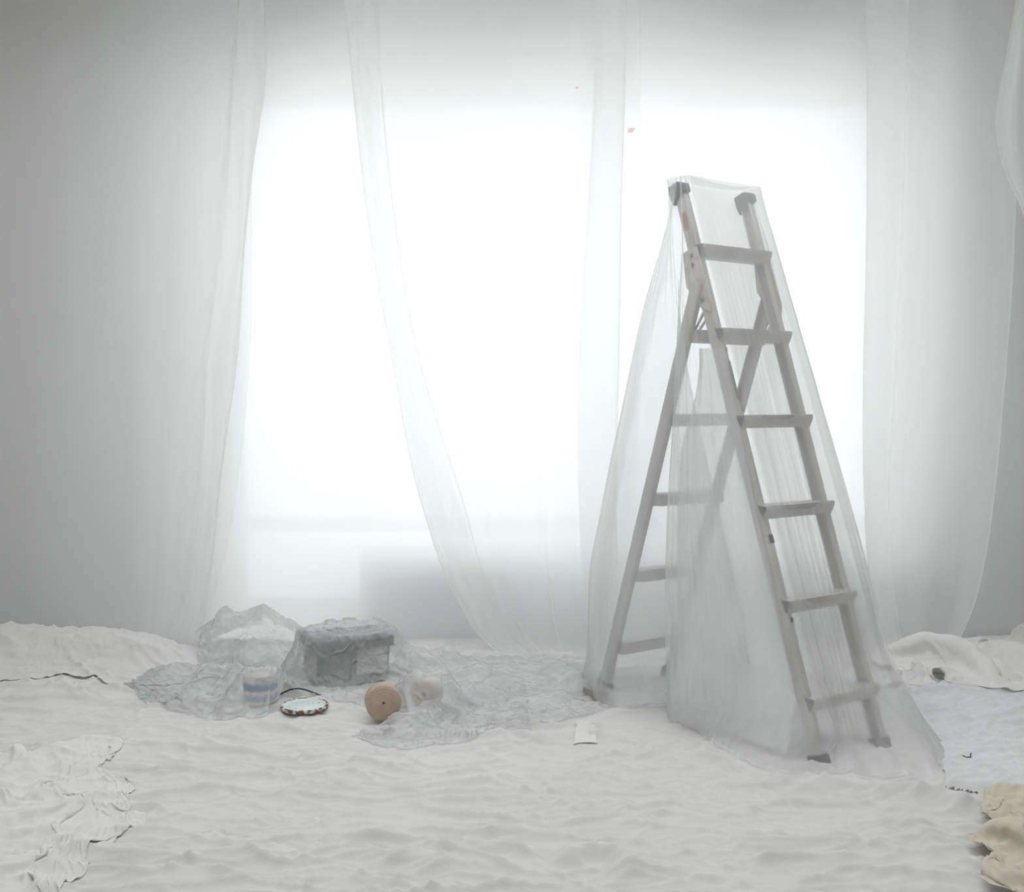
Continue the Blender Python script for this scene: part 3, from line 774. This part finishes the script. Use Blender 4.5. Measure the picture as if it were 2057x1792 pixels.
# tub with black rim
bx, by = gxy(640, 1401)
tub = empty('storage_tub', (bx, by, rest(bx, by)), math.radians(27)); tub.scale = (1, 1, .80)
tag(tub, 'grey square tub with a black lid standing under the crumpled plastic', 'tub')
M['tub_grey'] = solid('tub_grey', (0.13, 0.135, 0.145), 0.6, col2=(0.18, 0.18, 0.19), scale=12)
M['tub_pale'] = solid('tub_pale_side', (0.46, 0.46, 0.45), 0.6)
bm = bmesh.new()
vs = bm_box(bm, (0, 0, 0), (.27, .20, .185))
for v in vs:
    if v.co.z < .01: v.co.x = .012 + v.co.x * .93; v.co.y = .01 + v.co.y * .92
bmesh.ops.bevel(bm, geom=bm.edges[:], offset=.008, segments=2, affect='EDGES')
from_bm('body', bm, M['tub_grey'], tub)
box('lit_side_panel', (-.0015, .02, .03), (.001, .18, .16), M['tub_pale'], tub)  # pale panel puts the window light on the left face into colour
box('front_label', (.14, -.0015, .05), (.255, .001, .17), M['tub_pale'], tub)
lidb = box('lid', (-.008, -.008, .168), (.278, .208, .209), M['plastic_dark'], tub, bevel=.005)
box('lid_rim', (-.011, -.011, .166), (.281, .211, .176), M['plastic_dark'], lidb, bevel=.002)
# paint tin with blue bands
tx, ty = gxy(524, 1428)
tin = empty('paint_tin', (tx, ty, rest(tx, ty)))
tag(tin, 'small paint tin with blue bands half hidden by plastic, left of the tub', 'paint tin')
M['tin_pale'] = solid('tin_paper', (0.60, 0.58, 0.56), 0.5)
M['tin_blue'] = solid('tin_blue', (0.16, 0.25, 0.45), 0.5)
lathe('body', [(0, 0), (.056, 0), (.058, .003), (.056, .006), (.056, .090), (.058, .093), (.056, .096), (.050, .096), (.048, .091), (0, .091)], M['tin_pale'], tin)
for z0, z1 in ((.012, .032), (.046, .068)):
    lathe('blue_band', [(.0562, z0), (.0568, z0 + .001), (.0568, z1 - .001), (.0562, z1)], M['tin_blue'], tin)
# rusty lid
def lid_mat():
    m, nt, out = new_mat('pale_paint_lid'); Lk = nt.links.new
    b = nd(nt, 'BsdfPrincipled', Roughness=.45)
    r, _ = noise_ramp(nt, 90, (.10, .09, .07), (.68, .76, .75), .30, .40, 6)
    Lk(r.outputs[0], b.inputs['Base Color']); Lk(b.outputs[0], out.inputs[0]); return m
M['lid_top'] = lid_mat()
M['rust'] = solid('rusty_rim', (.20, .09, .04), .8, col2=(.62, .64, .60), scale=55, p=(.48, .56), bump=.3)
lx, ly = gxy(612, 1441)
lid = empty('paint_can_cover', (lx, ly, rest(lx, ly) + .006), .4)
tag(lid, 'round pale paint tin lid with a rusty rim lying flat on the floor', 'lid')
lathe('plate', [(0, .008), (.058, .008), (.062, .0045), (.066, .0045), (.070, .012)], M['lid_top'], lid, 64)
lathe('rim', [(.070, .012), (.0745, .0135), (.0775, .010), (.0765, .002), (.073, 0), (.072, .004), (.070, .009)], M['rust'], lid, 64)
# dark strip behind the lid, modelled for a shadow gap in the plastic
wx, wy = gxy(604, 1424)
M['gap_and_thread'] = solid('dark_gap_and_thread', (.03, .03, .035), .5)
bm = bmesh.new()
tube_mesh(bm, [(-.075 + .15 * t, .004 * math.sin(6 * t), .004 + .028 * math.sin(math.pi * min(1, t * 1.02)) * (1 - .35 * t)) for t in np.linspace(0, 1, 20)], .0028, 8)
wr = from_bm('shadow_gap_line', bm, M['gap_and_thread'], None, True); wr.location = (wx, wy, rest(wx, wy) + .003)
tag(wr, 'thin dark strip standing for the shadow gap of a plastic fold just behind the rusty paint lid', 'shadow strip')
# rolls of masking tape / paper
M['kraft'] = solid('kraft_paper', (.50, .40, .33), .8, col2=(.44, .34, .28), scale=40)
M['kraft_end'] = solid('paper_roll_end', (.56, .43, .35), .85, col2=(.46, .34, .27), scale=60)
M['pale_tape'] = solid('pale_tape', (.66, .62, .57), .7)
def tape_roll(px, py, R, wdt, m, me, label, yaw):
    x, y = gxy(px, py); z = rest(x, y)
    t = empty('tape_roll', (x, y, z)); tag(t, label, 'tape roll', 'tape rolls')
    mt = Matrix.Translation((0, 0, R)) @ Matrix.Rotation(yaw, 4, 'Z') @ Matrix.Rotation(math.pi / 2, 4, 'X')
    lathe('winding', [(.14 * R, 0), (.97 * R, 0), (R, .002), (R, wdt - .002), (.97 * R, wdt), (.14 * R, wdt)], m, t, 48, mt)
    lathe('core', [(.08 * R, -.001), (.16 * R, -.001), (.16 * R, wdt + .001), (.08 * R, wdt + .001), (.08 * R, -.001)], me, t, 32, mt)
    for k in range(3):
        r = R * (.45 + .18 * k); lathe('paper_edge', [(r, wdt), (r + .0012, wdt + .0008), (r + .0024, wdt)], me, t, 40, mt)
    return t
tape_roll(768, 1455, .056, .05, M['kraft'], M['kraft_end'], 'brown paper tape roll standing on edge right of the rusty lid', math.radians(12))
tape_roll(862, 1430, .050, .05, M['pale_tape'], M['kraft_end'], 'pale tape roll showing faintly through plastic right of the brown roll', math.radians(-15))
# small grey block by the ladder cover
x, y = gxy(1196, 1412)
M['block'] = solid('grey_wood', (.40, .37, .34), .8, col2=(.30, .28, .26), scale=30)
o = box('wood_block', (-.025, -.04, 0), (.025, .04, .03), M['block'], None, Matrix.Rotation(.5, 4, 'Z'), .002)
o.location = (x, y, rest(x, y)); tag(o, 'small grey wooden block beside the left foot of the ladder cover', 'block')
# strip of masking tape on the drop cloth
q = gp((1163, 1462), (1186, 1462), (1199, 1512), (1152, 1512))
bm = bmesh.new(); rows_ = []
for t in np.linspace(0, 1, 10):
    a = Vector((*q[0], 0)).lerp(Vector((*q[3], 0)), t); b = Vector((*q[1], 0)).lerp(Vector((*q[2], 0)), t)
    rows_.append([(a.lerp(b, s).x, a.lerp(b, s).y, rest(a.lerp(b, s).x, a.lerp(b, s).y) + .006) for s in np.linspace(0, 1, 6)])
bm.free()
M['paper'] = solid('white_paper', (.74, .735, .725), .8)
o = grid_mesh('paper_strip', np.array(rows_), M['paper']); tag(o, 'flared strip of white paper lying on the drop cloth before the ladder cover', 'paper strip')
# dark thread on the right
bm = bmesh.new(); pts = []
for px, py in ((1926, 1530), (1934, 1528.5), (1941, 1532), (1947, 1534), (1950, 1531), (1949, 1526), (1951, 1523)):
    g = ground(px, py, .03); pts.append((g.x, g.y, rest(g.x, g.y) + .027))
for i, p in enumerate(pts): pass
tube_mesh(bm, [tuple(v) for v in cr(np.array(pts), 24)], .0016, 6)
o = from_bm('thread', bm, M['gap_and_thread'], None, True); tag(o, 'short dark curled thread on the cool white sheet at the right', 'thread')
# paint smears on the middle sheet
M['smear'] = film('red_paint', 0.35, 0.0, 0.5, 0.15, col=(.94, .48, .50), gloss=0)
def smear(px, py, w_, h_, Y, parent, seed):
    c = at(px, py, Y); bmx = bmesh.new(); rng = np.random.RandomState(seed)
    n = 18; ctr = bmx.verts.new(c)
    ring = [bmx.verts.new(c + Vector((w_ * math.cos(t) * (.6 + .5 * rng.rand()), .0, h_ * math.sin(t) * (.6 + .5 * rng.rand()) + .25 * w_ * math.cos(t)))) for t in np.linspace(0, 2 * math.pi, n, endpoint=False)]
    for i in range(n): bmx.faces.new((ctr, ring[i], ring[(i + 1) % n]))
    return from_bm('paint_smear', bmx, M['smear'], parent)
o = smear(1267, 262, .017, .012, 4.13, mid, 4); o['label'] = 'pale red paint smear'
smear(1159, 176, .006, .005, 4.13, mid, 6)

# ------------------------------------------------------------------ crumpled film over them
def obstacles(boxes=(), peaks=(), lines=()):
    xs_, ys_ = np.arange(-2.3, .8, .015), np.arange(2.8, 4.7, .015)
    Xc, Yc = np.meshgrid(xs_, ys_); obs = np.zeros_like(Xc)
    for cx_, cy_, rz, x0, x1, y0, y1, h in boxes:
        a, b = rot(Xc - cx_, Yc - cy_, rz); obs = np.where((a > x0) & (a < x1) & (b > y0) & (b < y1), np.maximum(obs, h), obs)
    for px, py, r, h in peaks:
        gx_, gy_ = gxy(px, py); dd = np.hypot(Xc - gx_, Yc - gy_); obs = np.maximum(obs, h * np.clip(1 - dd / r, 0, 1) ** 1.1)
    for pts, h, w_ in lines: obs = np.maximum(obs, ridge_line(Xc, Yc, gp(*pts), h, w_))
    obs = drape(obs, 160, .0012)
    def f(x, y):
        i = np.clip((y - 2.8) / .015, 0, obs.shape[0] - 1.001); j = np.clip((x + 2.3) / .015, 0, obs.shape[1] - 1.001)
        i0, j0 = i.astype(int), j.astype(int); u, v = i - i0, j - j0
        return (obs[i0, j0] * (1 - u) + obs[i0 + 1, j0] * u) * (1 - v) + (obs[i0, j0 + 1] * (1 - u) + obs[i0 + 1, j0 + 1] * u) * v + under(x, y)
    return f
TUB = (bx, by, math.radians(27), -.022, .295, -.022, .225, .182)
f1 = obstacles((TUB, (tx, ty, 0, -.066, .066, -.066, .066, .106), (gxy(862, 1430)[0], gxy(862, 1430)[1], -.25, -.064, .064, -.10, .06, .11)),
    [(902, 1364, .06, .13), (790, 1378, .20, .17), (850, 1376, .16, .11), (350, 1375, .16, .06), (430, 1385, .14, .07), (1000, 1385, .2, .04), (1150, 1390, .15, .05), (480, 1395, .12, .09)],
    [(((300, 1400), (360, 1425), (440, 1442), (510, 1452)), .04, .04), (((880, 1385), (1000, 1372), (1180, 1380)), .04, .05)])
pile('crumpled_plastic', [(240, 1380), (330, 1432), (420, 1458), (500, 1464), (550, 1452), (578, 1426), (640, 1428), (690, 1440), (735, 1442), (790, 1450), (850, 1476), (1000, 1476), (1120, 1462), (1225, 1432)],
     [(260, 1350), (320, 1342), (400, 1338), (460, 1338), (520, 1340), (580, 1342), (640, 1342), (700, 1342), (760, 1342), (850, 1338), (930, 1336), (1010, 1336), (1120, 1340), (1230, 1350)], 'crumpled_film',
     'crumpled clear plastic sheet thrown over the tub and tin on the floor', 'plastic sheet', 'crumpled plastic sheets on the floor', K=56, R=26, cu=1.05, cv=1.12, amp=.07, lam=.20, seed=5, bend=.12, skip=2, objs=f1, grav=.0006, fine=.0025, amp2=.2, cu2=1.02, sub=3)
f2 = obstacles((), [(455, 1325, .17, .21), (530, 1318, .26, .20), (500, 1340, .10, .12), (610, 1322, .16, .10)])
pile('crumpled_plastic', [(395, 1352), (480, 1356), (600, 1352), (720, 1345)], [(400, 1306), (480, 1300), (600, 1300), (720, 1308)], 'crumpled_film',
     'peaked heap of plastic sheeting by the window behind the tub', 'plastic sheet', 'crumpled plastic sheets on the floor', K=24, R=16, cu=1.08, cv=1.12, amp=.10, lam=.25, seed=9, bend=.1, skip=2, objs=f2, grav=.0006, fine=.0008, sub=4, amp2=.1)
f3 = obstacles((), [], [(((770, 1494), (830, 1474), (900, 1436), (1030, 1402)), .05, .05)])
pile('crumpled_plastic', [(716, 1498), (780, 1510), (870, 1506), (960, 1492), (1060, 1474)], [(748, 1480), (810, 1472), (880, 1436), (960, 1405), (1060, 1390)], 'crumpled_film',
     'rolled flap of clear plastic lying in front of the tape rolls', 'plastic sheet', 'crumpled plastic sheets on the floor', K=36, R=14, cu=1.06, cv=1.15, amp=.03, lam=.15, seed=41, bend=.1, skip=2, objs=f3, grav=.0006, fine=.002, amp2=.2, sub=3)
